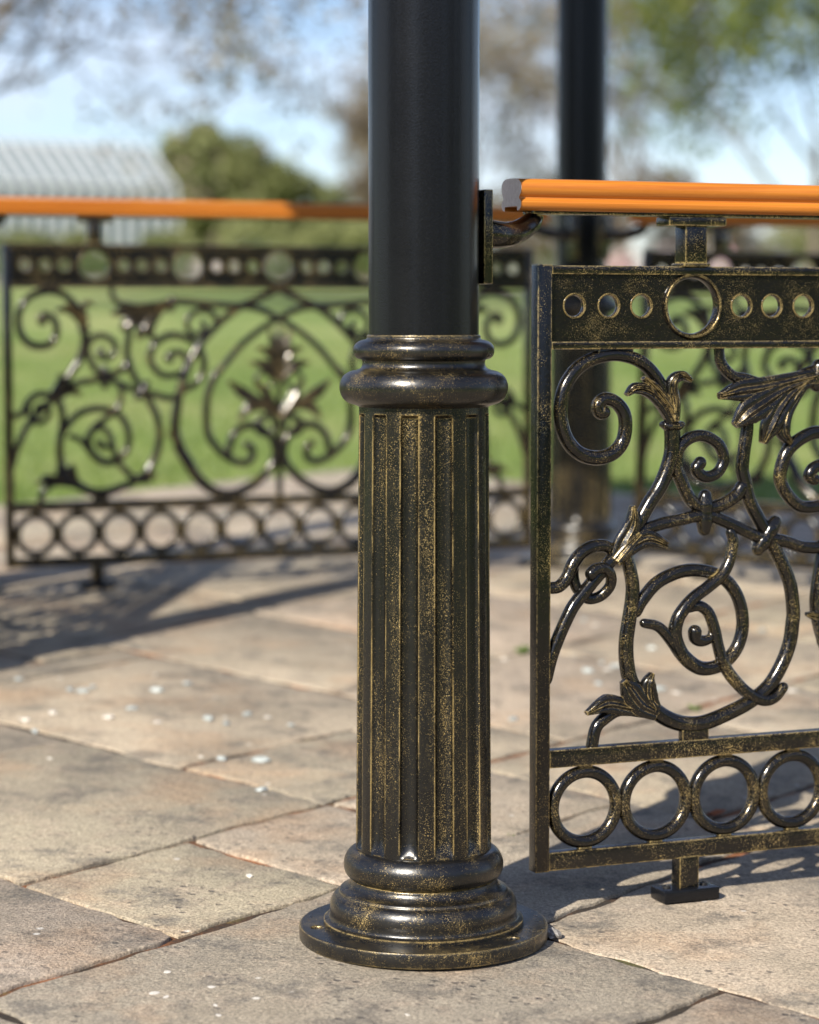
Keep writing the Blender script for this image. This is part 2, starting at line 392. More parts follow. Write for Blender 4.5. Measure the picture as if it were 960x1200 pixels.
def put_column(o, k):
    p = corner(k) + (Vector((-0.027, 0)) if k == 3 else Vector((0, 0))); o.location = (p.x + 0.0035, p.y, floor_z(p.x, p.y))
near_col = make_column('iron_column', 'near black column with gold flecked fluted base and collar, standing on the slabs in front')
put_column(near_col, 0)
for k, lb in ((3, 'blurred black column at the back, seen past the start of the near railing'),
              (4, 'black column at the far left corner of the bandstand, beside the left railing'),
              (5, 'black column at the left of the entrance, casting its shadow over the slabs'),
              (2, 'black column at the back right corner of the bandstand'),
              (1, 'black column at the far end of the near railing')):
    c = copy_tree(near_col); c['label'] = lb; put_column(c, k)

# ------------------------------------------------------------------ railing panels
S = dict(
 scroll_big=[(.2274,.6977),(.2242,.7224),(.2153,.7452),(.2023,.7675),(.1848,.7855),(.1628,.7973),(.133,.8026),(.1024,.7977),(.0753,.7844),(.0564,.7613),(.0482,.7352),(.0488,.7089),(.0579,.6824),(.0772,.6627),(.1045,.655),(.1307,.6606),(.1466,.6766),(.1517,.699),(.1486,.7195),(.1347,.735),(.1180,.7393),(.1075,.7310),(.1097,.7205),(.1165,.7200)],
 stem_diag=[(.2274,.6977),(.2283,.677),(.2267,.6564),(.2187,.6318),(.2062,.6073),(.1924,.5891),(.1809,.5709),(.1627,.5426),(.1444,.5226),(.1261,.5048),(.1057,.485),(.0876,.4653),(.0684,.4435),(.0561,.4216),(.0449,.3975),(.0349,.3714),(.0268,.340)],
 sub_scroll=[(.3456,.6077),(.3338,.5933),(.3101,.5814),(.284,.578),(.2602,.5892),(.2422,.6208),(.2344,.6417),(.2389,.6649),(.2563,.6801),(.2798,.6832),(.3036,.6713),(.314,.6503),(.3041,.6296),(.2835,.6234),(.2684,.6337),(.2744,.6440)],
 leaf_stem=[(.3528,.7038),(.3518,.6871),(.3474,.6579),(.3453,.6328),(.3503,.6138),(.3579,.5863),(.3727,.5606),(.39,.5347)],
 circle=[(.39,.5347),(.4024,.5131),(.4174,.487),(.4301,.4567),(.4356,.4181),(.4346,.401),(.4301,.3713),(.4171,.34),(.3955,.3091),(.3642,.2875),(.3282,.2727),(.2875,.2605),(.2560,.2600),(.2290,.2680),(.2045,.2832),(.1833,.3049),(.1645,.3269),(.1573,.3544),(.1559,.3856),(.1602,.4165),(.1646,.4453),(.1656,.4681),(.1608,.4931),(.1537,.514)],
 arch=[(.1673,.5424),(.1858,.5501),(.2136,.5574),(.2464,.5626),(.2652,.5661),(.2888,.5664),(.3127,.5583),(.3416,.5458),(.3706,.5332),(.3974,.5281),(.4218,.523),(.4489,.5145),(.474,.513),(.492,.5205)],
 inner_drop=[(.3249,.5411),(.3286,.5263),(.3241,.5034),(.3113,.4807),(.2876,.4628),(.2630,.4470),(.2470,.4310),(.2365,.4140),(.2345,.3899),(.2479,.363),(.2747,.3431),(.3015,.3416),(.3254,.3525),(.3432,.3737),(.3506,.4051),(.3423,.4425),(.321,.4698),(.291,.4832),(.2495,.4859),(.2086,.4719),(.1826,.4471),(.172,.4310)],
 inner_tail=[(.4176,.3057),(.4031,.2916),(.3836,.2885),(.3543,.302),(.3275,.3269),(.3116,.35),(.3040,.3740),(.2985,.3990),(.2887,.4239),(.2737,.4341),(.256,.4318)],
 inner_eye=[(.2967,.4015),(.2933,.3869),(.279,.3824),(.2669,.3872),(.2650,.3970)],
 inner_leafcurl=[(.2449,.3658),(.227,.3877),(.2063,.407),(.1829,.4133)],
 hook=[(.020,.4700),(.031,.4708),(.0467,.4721),(.0602,.4849),(.0692,.5029),(.0827,.5188),(.1008,.5273),(.1214,.5276),(.1352,.5188)],
 loop=[(.0748,.5047),(.0727,.4864),(.0785,.4677),(.0945,.4526),(.1128,.4549),(.1264,.4698),(.1251,.4863),(.1136,.4971),(.0988,.4956),(.092,.4897)],
 foot_tail=[(.1648,.2893),(.1416,.2887),(.1209,.2775),(.1072,.2638),(.1005,.236)],
 right_scroll=[(.500,.548),(.5080,.5353),(.545,.556),(.5639,.599),(.5514,.6473),(.520,.674),(.4757,.6848),(.4464,.6769),(.4223,.6584),(.4117,.6333),(.4107,.6143),(.4232,.5929),(.4455,.5752),(.475,.5744),(.502,.583),(.514,.606),(.507,.631),(.488,.637),(.468,.632),(.4605,.6205),(.4685,.6150)],
 lyre_R=[(.786,.812),(.7763,.808),(.719,.7839),(.662,.7569),(.6052,.714),(.5543,.6606),(.5231,.61),(.5020,.556),(.4900,.508),(.4815,.46),(.480,.419),(.4953,.3702),(.5127,.3404),(.5404,.2963),(.5852,.2573),(.6418,.2449),(.7048,.270),(.748,.3074),(.7695,.3505),(.76,.397),(.7257,.4265),(.6828,.4338),(.6485,.41),(.6358,.3751),(.630,.347)],
 lyre_Q=[(.440,.766),(.4736,.776),(.516,.7754),(.5831,.7685),(.6337,.7640),(.679,.7623),(.7189,.7566),(.7588,.7408),(.7903,.7246),(.8334,.7001),(.8855,.6618),(.932,.6124),(.968,.5680)],
 lyre_L=[(.600,.582),(.5930,.5719),(.5758,.5291),(.5699,.4896),(.5696,.4412),(.5805,.3978),(.6198,.3538),(.668,.33),(.6994,.3412),(.7008,.371),(.6850,.3810)],
 small_curl=[(.6052,.7113),(.5886,.7435),(.555,.7515),(.5213,.7328),(.5182,.7008),(.5433,.6848),(.5640,.6980),(.5620,.7180)],
 top_tendril=[(.3684,.7600),(.3484,.7654),(.3292,.7687),(.3148,.7792),(.3064,.7917),(.3038,.8124)],
)
# (curve, radius profile, offset across the panel)
STR = [('scroll_big', [.0085, .0085, .0085, .0088, .0092, .0095, .009, .0085, .0088], [0.0]), ('stem_diag', [.0105, .0100, .0092, .0088, .0085, .0085], [0, 0, 0, -.004, -.003, 0]),
       ('sub_scroll', [.0090, .0088, .0085, .0078, .0075, .0085], [0]), ('leaf_stem', [.0085, .0088, .0090, .0090], [0]),
       ('circle', [.0095, .0092, .0095, .0095, .0105, .0110, .0100, .0092, .0088], [0.001]), ('arch', [.0082, .0084, .0084], [-.001]),
       ('inner_drop', [.0066, .0078, .0082, .0090, .0098, .0090, .0085, .0088, .0088, .0085], [-.003, -.006, -.004, 0, .003, .004, .002]),
       ('inner_tail', [.0070, .0080, .0085, .0078, .0078, .0070], [-.003, -.004, -.008, -.004, 0]), ('inner_eye', [.0045, .0060, .0075, .0085, .0092], [-.002, -.006]),
       ('inner_leafcurl', [.0090, .0080, .0070, .0062], [0, -.003]), ('hook', [.0075, .0080, .0085, .0085, .0080], [0, .002]), ('loop', [.0075, .0072, .0072, .0072, .0075, .0080], [.008, .006, .004, -.006, -.012, -.012]),
       ('foot_tail', [.0105, .0090, .0080, .0080], [0]), ('right_scroll', [.0085, .0088, .0090, .0085, .0080, .0085], [0.001]),
       ('lyre_R', [.0092, .0096, .0100, .0120, .0145, .0120, .0102, .0098, .0092], [0]), ('lyre_Q', [.0095, .0085, .0085, .0085], [.002]), ('lyre_L', [.0095, .0095, .0098, .0092, .0095], [-.001]),
       ('small_curl', [.0080, .0075, .0070, .0080], [0]), ('top_tendril', [.0070, .0075, .0072, .0068], [-.003, 0])]
LEAVES = [   # each leaf: list of (path, half widths, lift)
 [([(.467,.7695),(.4111,.7595),(.3677,.7520),(.3342,.7485),(.3022,.741)], [.011,.013,.016,.016,.005], (0,.004,.010,.004)),
  ([(.4597,.7653),(.4112,.749),(.3728,.7307),(.3466,.7164),(.3277,.698)], [.012,.015,.020,.019,.006], (0,.006,.013,.006)),
  ([(.45,.7612),(.421,.7426),(.3995,.7198),(.3854,.6949),(.376,.6709)], [.011,.014,.017,.016,.005], (0,.006,.010,.004)),
  ([(.4452,.757),(.426,.7362),(.4118,.7112),(.4097,.686),(.4233,.6699)], [.010,.012,.012,.011,.004], (0,.003,.006,.004))],
 [([(.2262,.7059),(.2144,.7246),(.1979,.7413),(.1793,.7518),(.1609,.754),(.1495,.745)], [.010,.011,.010,.009,.008,.003], (.002,.006,.010,.006)),
  ([(.2237,.7183),(.2072,.7391),(.1909,.7557),(.1746,.7692)], [.008,.009,.008,.003], (.003,.008,.010)),
  ([(.2262,.7059),(.2271,.7306),(.2225,.7533),(.2256,.7667),(.2390,.7716),(.2525,.7643)], [.010,.010,.009,.008,.007,.003], (.002,.006,.009))],
 [([(.133,.5066),(.1449,.5318),(.1580,.5570),(.1577,.586)], [.010,.014,.013,.003], (.004,.008,.012)),
  ([(.133,.5066),(.1559,.5263),(.1835,.5377),(.2139,.5263)], [.010,.013,.013,.006], (.004,.007,.010)),
  ([(.133,.5066),(.1500,.5263),(.1690,.5440)], [.009,.009,.005], (.006,.010,.010))],
 [([(.1997,.2858),(.1896,.3039),(.1874,.3257),(.1935,.3409)], [.011,.014,.011,.003], (.003,.007,.008)),
  ([(.2028,.2813),(.1754,.2954),(.1583,.3149),(.1459,.3321)], [.012,.017,.017,.005], (.004,.008,.009)),
  ([(.1841,.2846),(.1462,.2946),(.1185,.2995),(.0876,.2879)], [.010,.013,.014,.003], (.002,.007,.007))],
 [([(.505,.345),(.4900,.3752),(.4780,.4060),(.455,.4140)], [.012,.016,.012,.003], (.002,.006,.004))],
]
BANDS = [((.2826, .5948), (.2819, .5468), .0125), ((.4007, .5534), (.3733, .5142), .0125)]
def make_panel(label):
    t = thing('railing_panel', label, 'railing', group='cast iron railing panels between the columns')
    f = MB()
    f.box(0.0065, 0.0285, -0.0115, 0.0115, 0.0620, 0.9300); f.box(LP - 0.0285, LP - 0.0065, -0.0115, 0.0115, 0.0620, 0.9300)
    f.box(0.026, LP - 0.026, -0.0105, 0.0105, 0.0628, 0.0893)                    # bottom bar
    f.box(0.026, LP - 0.026, -0.0105, 0.0105, 0.2120, 0.2378)                    # middle bar
    f.box(0.026, LP - 0.026, -0.0105, 0.0105, 0.9165, 0.9288)                    # borders of the pierced band
    f.box(0.026, LP - 0.026, -0.0105, 0.0105, 0.8105, 0.8215)
    f.build('frame', IRON, t)
    U1, SP, ZC = 0.2562, 0.2629, 0.8720
    circ = [U1 + SP * k for k in range(5)]
    small = [0.0668, 0.1214, 0.1737]
    gaps = [(0.3383 - U1), 0.3893 - U1, 0.4427 - U1]
    hu = small + [c + g for c in circ[:4] for g in gaps] + [LP - s_ for s_ in small]
    mat = Matrix(((1, 0, 0, 0), (0, 0, -1, 0), (0, 1, 0, 0), (0, 0, 0, 1)))
    me = plate_with_holes([(0.024, 0.8150), (LP - 0.024, 0.8150), (LP - 0.024, 0.9250), (0.024, 0.9250)],
                          [(u, ZC, 0.0160) for u in hu] + [(c, ZC, 0.0445) for c in circ], 0.0038, 0.0010, mat, IRON, 'pierced_band')
    band = link_obj('pierced_band', me, t)
    rim = torus_ring(0, ZC, 0.0172, 0.0021, 0.0066, 32, 10).mesh('hole_rim', IRON)
    for u in hu: link_obj('hole_rim', rim, band).location.x = u
    for c in circ: torus_ring(c, ZC, 0.0445, 0.0049, 0.0108).build('roundel', IRON, t)
    Q0, DQ = 0.0893, (LP / 2 - 0.0893) / 6
    rg_ = torus_ring(Q0, 0.1505, 0.0512, 0.0094, 0.0098)
    for z0, z1 in ((0.0870, 0.0925), (0.2085, 0.2150)): rg_.box(Q0 - 0.010, Q0 + 0.010, -0.0055, 0.0055, z0, z1, 0.001)
    rm = rg_.mesh('ring', IRON)
    for k in range(13): link_obj('ring', rm, t).location.x = DQ * k
    for u in (0.268, LP - 0.268, 0.640, LP - 0.640): MB().box(u - 0.022, u + 0.022, -0.0070, 0.0070, 0.235, 0.258, 0.002).build('web', IRON, t)
    for u in (0.133, LP - 0.133): MB().box(u - 0.028, u + 0.028, -0.0065, 0.0065, 0.800, 0.812, 0.0015).build('web', IRON, t)
    for mir in (False, True):
        for nm, r, w in STR: strand(S[nm], [q * 1.13 for q in r], w, mirror=mir).build('scroll', IRON, t)
        for lf in LEAVES:
            mb = MB()
            for P, hw, lift in lf: lobe(P, hw, lift=lift, mb=mb, mirror=mir)
            mb.build('acanthus_leaf', IRON_LEAF, t)
        for a, b_, r in BANDS:
            P = [a, tuple(np.array(a) * .67 + np.array(b_) * .33), tuple(np.array(a) * .33 + np.array(b_) * .67), b_]
            strand(P, [r * .8, r, r * .92, r, r * .8], -0.001, flat=1.05, mirror=mir).build('binding_knot', IRON, t)
        strand([(.2135, .7005), (.2200, .6985), (.2340, .6985), (.2405, .7005)], [.0055, .0075, .0075, .0055], -.001, flat=1.9, mirror=mir).build('binding_knot', IRON, t)
        strand([(.4700, .7560), (.4720, .7700), (.4740, .7830)], [.011, .0125, .011], 0, flat=1.0, mirror=mir).build('binding_knot', IRON, t)
    c = LP / 2
    cp = MB()                                            # palmette in the middle of the panel
    strand([(c, .700), (c, .55), (c, .40), (c, .236)], [.006, .008, .0095, .009], 0, mb=cp)
    for s_ in (-1, 1):
        lobe([(c, .575), (c + s_ * .028, .632), (c + s_ * .070, .650)], [.010, .014, .003], lift=(.004, .009, .004), mb=cp)
        lobe([(c, .560), (c + s_ * .045, .600), (c + s_ * .088, .606)], [.010, .016, .003], lift=(.004, .009, .004), mb=cp)
        lobe([(c, .600), (c + s_ * .018, .655), (c + s_ * .030, .700)], [.010, .014, .003], lift=(.004, .009, .004), mb=cp)
        lobe([(c, .455), (c + s_ * .050, .490), (c + s_ * .110, .525), (c + s_ * .152, .560)], [.010, .013, .017, .003], lift=(.004, .009, .004), mb=cp)
        lobe([(c, .455), (c + s_ * .045, .487), (c + s_ * .090, .484), (c + s_ * .122, .448)], [.010, .013, .016, .003], lift=(.004, .009, .004), mb=cp)
        lobe([(c, .455), (c + s_ * .040, .515), (c + s_ * .060, .555)], [.010, .015, .003], lift=(.004, .009, .004), mb=cp)
        torus_ring(c + s_ * .043, .432, .026, .0062, .0070, 32, 10, cp); torus_ring(c + s_ * .046, .556, .024, .0060, .0070, 32, 10, cp)
        strand([(c + s_ * .004, .47), (c + s_ * .040, .46), (c + s_ * .055, .425), (c + s_ * .035, .405)], [.006, .006, .005, .006], 0, mb=cp)
    lobe([(c, .570), (c, .640), (c, .712)], [.010, .016, .003], lift=(.006, .011, .005), mb=cp)
    cp.build('palmette', IRON_LEAF, t)
    for u in (U1, LP - U1):
        p = MB(); p.box(u - 0.018, u + 0.018, -0.0165, 0.0165, 0.9278, 0.9870, 0.003); p.box(u - 0.022, u + 0.022, -0.020, 0.020, 0.9282, 0.9335, 0.002)
        po = p.build('rail_post', IRON, t)
        q = MB(); q.box(u - 0.047, u + 0.047, -0.021, 0.021, 0.9862, 0.9995, 0.003); q.build('top_plate', IRON, po)
        p = MB(); p.box(u - 0.016, u + 0.016, -0.0130, 0.0130, 0.012, 0.0660, 0.002)
        fo = p.build('foot', IRON, t)
        q = MB(); q.box(u - 0.046, u + 0.046, -0.0230, 0.0230, 0.0, 0.0190, 0.0035); q.build('foot_pad', BLACK, fo)
        for s_ in (-1, 1):
            bl = lathe([(0.0062, 0.0), (0.0060, 0.0025), (0.0035, 0.0030), (0.0032, 0.0014), (0.0005, 0.0012)], 20).build('bolt_or_hole_shade', BOLT_OR_SHADE, fo)
            bl.location = (u + s_ * 0.031, 0, 0.0190)
    return t
def put_side(o, k, extra=0.0):
    """stand a panel or rail on hexagon side k (0 = near right, counter-clockwise), seen from outside"""
    ang = TH + k * math.pi / 3
    a = CTR + DV(TH + math.pi / 3 + math.pi + k * math.pi / 3) * SIDE
    p = a + DV(ang) * GAP
    m_ = K * DV(ang).dot(NV)
    o.location = (p.x, p.y, floor_z(p.x, p.y) + extra); o.rotation_euler = (0, -math.atan(m_), ang)
def put_side_inside(o, k, extra=0.0):
    """the far sides are laid out from their left end as seen from the entrance"""
    ang = TH + k * math.pi / 3 + math.pi
    a = CTR + DV(TH + math.pi / 3 + math.pi + (k + 1) * math.pi / 3) * SIDE
    p = a + DV(ang) * GAP
    m_ = K * DV(ang).dot(NV)
    o.location = (p.x, p.y, floor_z(p.x, p.y) + extra); o.rotation_euler = (0, -math.atan(m_), ang)
near_panel = make_panel('sharp near railing panel of gold flecked black scrollwork, right of the front column')
put_side(near_panel, 0)
far_panel = copy_tree(near_panel); far_panel['label'] = 'blurred black scrollwork railing panel at the back left, against the lawn'; put_side_inside(far_panel, 3)
back_panel = copy_tree(near_panel); back_panel['label'] = 'blurred railing panel at the back right, seen through the near railing'; put_side_inside(back_panel, 2)
side_panel = copy_tree(near_panel); side_panel['label'] = 'scrollwork railing panel on the left side whose shadow falls on the slabs'; put_side_inside(side_panel, 4)

# ------------------------------------------------------------------ handrails
def make_rail(label):
    t = thing('handrail', label, 'handrail', group='orange timber handrails')
    # cross-section (across, up): flat-topped mop-stick with one groove each side
    half = [(0.0, 0.0450), (0.016, 0.0446), (0.0255, 0.0425), (0.0315, 0.0380), (0.0335, 0.0320), (0.0322, 0.0255), (0.0285, 0.0212), (0.0262, 0.0188), (0.0265, 0.0165), (0.0300, 0.0145), (0.0322, 0.0115), (0.0322, 0.0075), (0.0305, 0.0040), (0.0275, 0.0012), (0.022, 0.0), (0.0205, 0.0), (0.0205, 0.006)]
    prof = [(-y, z) for y, z in half] + [(y, z) for y, z in reversed(half[1:])]
    n = len(prof); mb = MB(); vs = []; fs = []
    X0, X1 = -0.030, LP + 0.030
    for u, s_ in ((X0, -1), (X0 + 0.004, 0), (LP * .25, 0), (LP * .5, 0), (LP * .75, 0), (X1 - 0.004, 0), (X1, 1)):
        for y, z in prof:
            tip = 0.002 * (1 - abs(y) / 0.0335) * s_
            vs.append((u + tip, y, 1.0040 + z))
    for i in range(6):
        for k in range(n): fs.append((i * n + k, (i + 1) * n + k, (i + 1) * n + (k + 1) % n, i * n + (k + 1) % n))
    mb.add(vs, fs)
    # pale sawn ends: fans from the ridge of the point
    hn = len(half)
    for base, rev in ((0, False), (6 * n, True)):
        ev = [vs[base + k] for k in range(n)]
        mid_b = (ev[0][0], 0.0, 1.0040 + 0.006)
        ev2 = ev + [mid_b]; f1 = tuple([n] + list(range(0, hn))); f2 = tuple([0, n] + list(range(hn, n))[0:])
        f2 = tuple([n] + list(range(hn, n)) + [0])
        mb.add(ev2, [f[::-1] if rev else f for f in (f1, f2)], 0.5, 1)
    mb.build('rail', [TIMBER, ENDGRAIN], t, angle=35)
    fb = MB(); fb.box(-0.004, LP + 0.004, -0.019, 0.019, 1.0000, 1.0060, 0.001); fb.build('flat_bar', IRON, t)
    for mir in (1, -1):
        q = MB()
        X = lambda u: u if mir == 1 else LP - u
        up, wp = -0.1806, -0.0531
        a, b_ = sorted((X(up + 0.0735), X(up + 0.0870)))
        q.box(a, b_, wp - 0.026, wp + 0.026, 0.9010, 1.0290, 0.002)
        tube3([(X(u), w, z) for u, w, z in [tuple(p) for p in catmull([(up + .080, wp, .9715), (up + .105, wp + .004, .9690), (up + .130, wp + .018, .9700), (up + .155, wp + .035, .9760), (-.004, -.006, .9865), (.004, 0, .9940), (.006, 0, 1.0005)], 5)]],
              [.0205 - .0070 * min(1, i / 24) for i in range(31)], 16, q)
        br = q.build('bracket', IRON, t)
        for dz in (-.045, .045):
            bl = lathe([(0.0075, 0.0), (0.0072, 0.004), (0.004, 0.0062), (0.0004, 0.0066)], 20).build('bolt_or_hole_shade', BOLT_OR_SHADE, br)
            bl.location = (X(up + 0.0870), wp, 0.965 + dz); bl.rotation_euler = (0, R(90) * mir, 0)
    return t
near_rail = make_rail('orange timber handrail in sharp focus with pale cut end, on top of the near railing')
put_side(near_rail, 0)
for k, lb in ((3, 'blurred orange timber handrail along the back left railing'), (2, 'orange timber handrail at the back right, glimpsed below the near handrail'),
              (4, 'orange timber handrail on the left side running back to the left corner')):
    r_ = copy_tree(near_rail); r_['label'] = lb; put_side_inside(r_, k)

# ------------------------------------------------------------------ bandstand roof (above the picture; it shades the back rail)
roof = thing('bandstand_roof', 'dark six sided bandstand roof carried by the iron columns', 'roof', (CTR.x, CTR.y, 0.06 + 2.76))
mb = MB(); eave = [DV(TH + k * math.pi / 3) * (SIDE + 0.20) for k in range(6)]
vs = [(p.x, p.y, 0.10) for p in eave] + [(p.x, p.y, 0.16) for p in eave] + [(0, 0, 0.95), (0, 0, 0.88)]
fs = [(k, (k + 1) % 6, 6 + (k + 1) % 6, 6 + k) for k in range(6)] + [(6 + k, 6 + (k + 1) % 6, 12) for k in range(6)] + [((k + 1) % 6, k, 13) for k in range(6)]
mb.add(vs, fs).build('roof_cover', ROOFM, roof, smooth=False)
mb = MB()
for k in range(6):
    a = DV(TH + k * math.pi / 3) * (SIDE + 0.058); b2 = DV(TH + (k + 1) * math.pi / 3) * (SIDE + 0.058)
    tube3([(a.x, a.y, 0.02), (b2.x, b2.y, 0.02)], [0.06, 0.06], 8, mb)
mb.build('eave_beam', BLACK, roof)

# ------------------------------------------------------------------ flagstone floor
E1 = DV(R(51)); E2 = DV(R(-45)); OS = Vector((-0.318, 3.294))
def st(s_, t_): p = OS + E1 * s_ + E2 * t_; return p.x, p.y
rnd = random.Random(11)
S0, S1, T0, T1 = -2.80, 5.00, -4.18, 4.20; G = 0.01
NS, NT = round((S1 - S0) / G), round((T1 - T0) / G); occ = np.zeros((NS, NT), bool)
slabs = []
def take(s0, s1, t0, t1, tone=None):
    i0, i1, j0, j1 = round((s0 - S0) / G), round((s1 - S0) / G), round((t0 - T0) / G), round((t1 - T0) / G)
    occ[max(i0, 0):i1, max(j0, 0):j1] = True
    slabs.append((s0, s1, t0, t1, rnd.random() if tone is None else tone))
for a in [(0, .36, -.37, 0, .30), (-.55, 0, -.62, 0, .66), (0, .69, -1.08, -.37, .22), (.36, .70, -.37, 0, .62), (-.37, .38, 0, .69, .04), (-.95, -.37, 0, .60, .5),
          (.38, 1.10, .33, 1.02, .60), (.38, 1.10, 0, .33, .8), (-.25, .38, .69, 1.30, .7), (.69, 1.40, -1.62, -.75, .55), (.69, 1.16, -.75, -.37, .18), (.70, 1.10, -.37, 0, .75),
          (1.10, 1.75, -.37, .18, .45), (1.10, 1.80, .18, .80, .9), (0, .69, -1.75, -1.08, .78), (1.40, 2.15, -1.02, -.37, .65), (1.40, 2.0, -1.9, -1.02, .85), (-.55, 0, -1.2, -.62, .35)]: take(*a)
for i in range(NS):
    for j in range(NT):
        if occ[i, j]: continue
        ws = round(rnd.choice((.46, .58, .70, .85)) / G); wt = round(rnd.choice((.40, .52, .65, .90)) / G)
        jj = j
        while jj < NT and not occ[i, jj] and jj - j < wt: jj += 1
        k = jj
        while k < NT and not occ[i, k] and k - jj < 26: k += 1
        if k - jj < 26 and (k == NT or occ[i, k]): jj = k          # avoid slivers
        ii = i
        while ii < NS and not occ[ii, j:jj].any() and ii - i < ws: ii += 1
        k = ii
        while k < NS and not occ[k, j:jj].any() and k - ii < 24: k += 1
        if k - ii < 24: ii = k
        take(S0 + i * G, S0 + ii * G, T0 + j * G, T0 + jj * G)
mb = MB()
for s0, s1, t0, t1, tone in slabs:
    if s1 - s0 < .03 or t1 - t0 < .03: continue
    gp = rnd.uniform(0.0058, 0.0080); jag = 0.0062; pts = []
    def side(a, b_):
        n = max(3, int((Vector(b_) - Vector(a)).length / 0.035))
        d = (Vector(b_) - Vector(a)); nn = Vector((-d.y, d.x)).normalized(); acc = 0
        for q in range(n):
            f = q / n; acc = acc * .6 + rnd.uniform(-jag, jag)
            chip = -rnd.uniform(0.002, 0.008) if rnd.random() < .10 else 0
            e = 0 if q == 0 else acc
            p = Vector(a) + d * f + nn * (e - chip); pts.append(p)
    c4 = [(s0 + gp, t0 + gp), (s1 - gp, t0 + gp), (s1 - gp, t1 - gp), (s0 + gp, t1 - gp)]
    c4 = [(x + rnd.uniform(-.002, .002), y + rnd.uniform(-.002, .002)) for x, y in c4]
    for k in range(4): side(c4[k], c4[(k + 1) % 4])
    cs, ct = (s0 + s1) / 2, (t0 + t1) / 2; h = rnd.uniform(-.0018, .0018); ta, tb = rnd.uniform(-.003, .003), rnd.uniform(-.003, .003)
    def P3(p, ins, dz):
        d = Vector((cs, ct)) - p; q = p + d.normalized() * ins
        x, y = st(q.x, q.y); return (x, y, floor_z(x, y) + h + dz + ta * (q.x - cs) + tb * (q.y - ct))
    n = len(pts); V = []
    for ins, dz in ((0, -.026), (0, -.0028), (.0010, -.0008), (.0030, 0.0)): V += [P3(p, ins, dz) for p in pts]
    F = []
    for r_ in range(3):
        for k in range(n): F.append((r_ * n + k, (r_ + 1) * n + k, (r_ + 1) * n + (k + 1) % n, r_ * n + (k + 1) % n))
    F.append(tuple(3 * n + k for k in range(n))[::-1])
    mb.add(V, F, tone)
patio = mb.build('patio', STONE, angle=55); tag(patio, 'worn tan sandstone flagstones', 'paving', kind='structure')
# make sure the flags face up
bm = bmesh.new(); bm.from_mesh(patio.data); bmesh.ops.recalc_face_normals(bm, faces=bm.faces[:]); bm.to_mesh(patio.data); bm.free()
mb = MB(); vs = [(*st(a, b_), 0) for a, b_ in ((S0 - .01, T0 - .01), (S1 + .01, T0 - .01), (S1 + .01, T1), (S0 - .01, T1))]
vs = [(x, y, floor_z(x, y) - 0.0040) for x, y, _ in vs]
mb.add(vs, [(0, 3, 2, 1)]).build('joint_bed', JOINT, smooth=False)['kind'] = 'structure'

# ------------------------------------------------------------------ lawn, one sheet to the horizon
xs = [-420, -250, -150, -90, -60, -40, -28, -20] + list(range(-15, 16, 3)) + [20, 28, 40, 60, 90, 150, 250, 420]
ys = [-120, -60, -30, -15, -8, -4, 0, 3, 6, 9, 12, 15, 19, 24, 30, 36, 41, 44, 47, 50, 56, 64, 75, 95, 130, 180, 260, 420]
mb = MB(); vs = [(x, y, terrain_z(x, y) - 0.030) for y in ys for x in xs]; nx = len(xs)
fs = [(j * nx + i, j * nx + i + 1, (j + 1) * nx + i + 1, (j + 1) * nx + i) for j in range(len(ys) - 1) for i in range(nx - 1)]
mb.add(vs, fs).build('lawn', LAWN)['kind'] = 'structure'
# grass blades where the lawn meets the paving
mb = MB(); rg = random.Random(5)
for _ in range(42000):
    y = 8.0 + 14 * rg.random() ** 1.6; x = rg.uniform(-0.22 * y - .5, 0.22 * y + .5)
    d = Vector((x, y)) - OS
    det = E1.x * E2.y - E1.y * E2.x
    s_ = (d.x * E2.y - d.y * E2.x) / det; t_ = (E1.x * d.y - E1.y * d.x) / det
    if s_ < S1 + .03 and t_ > T0 - .03: continue
    z = terrain_z(x, y) - 0.030; a = rg.uniform(0, math.pi * 2); h = rg.uniform(.022, .055); w = rg.uniform(.003, .006)
    lx, ly = rg.uniform(-.02, .02), rg.uniform(-.02, .02); ca, sa = math.cos(a) * w, math.sin(a) * w
    mb.add([(x - ca, y - sa, z), (x + ca, y + sa, z), (x + lx, y + ly, z + h)], [(0, 1, 2)], rg.random())
gr = mb.build('grass', BLADE, smooth=False); tag(gr, 'short green grass of the lawn behind the bandstand', 'grass', kind='stuff')

# ------------------------------------------------------------------ far path, greenhouse, beds
def strip(name, mat, y0, y1, x0, x1, dz):
    mb = MB(); X = np.linspace(x0, x1, 24)
    vs = [(x, y, terrain_z(x, y) - 0.030 + dz) for y in (y0, (y0 + y1) / 2, y1) for x in X]; n = 24
    fs = [(j * n + i, j * n + i + 1, (j + 1) * n + i + 1, (j + 1) * n + i) for j in range(2) for i in range(n - 1)]
    return mb.add(vs, fs).build(name, mat)
strip('path', GRAVEL, 41.5, 44.5, -40, 40, 0.06)['kind'] = 'structure'

GH = Vector((-5.72, 60.0)); ga = R(32); gz = terrain_z(-6, 60) - .05
gh = thing('greenhouse', 'white framed glass greenhouse with sloping roof behind the back left railing', 'greenhouse', (GH.x, GH.y, gz), (0, 0, ga + math.pi))
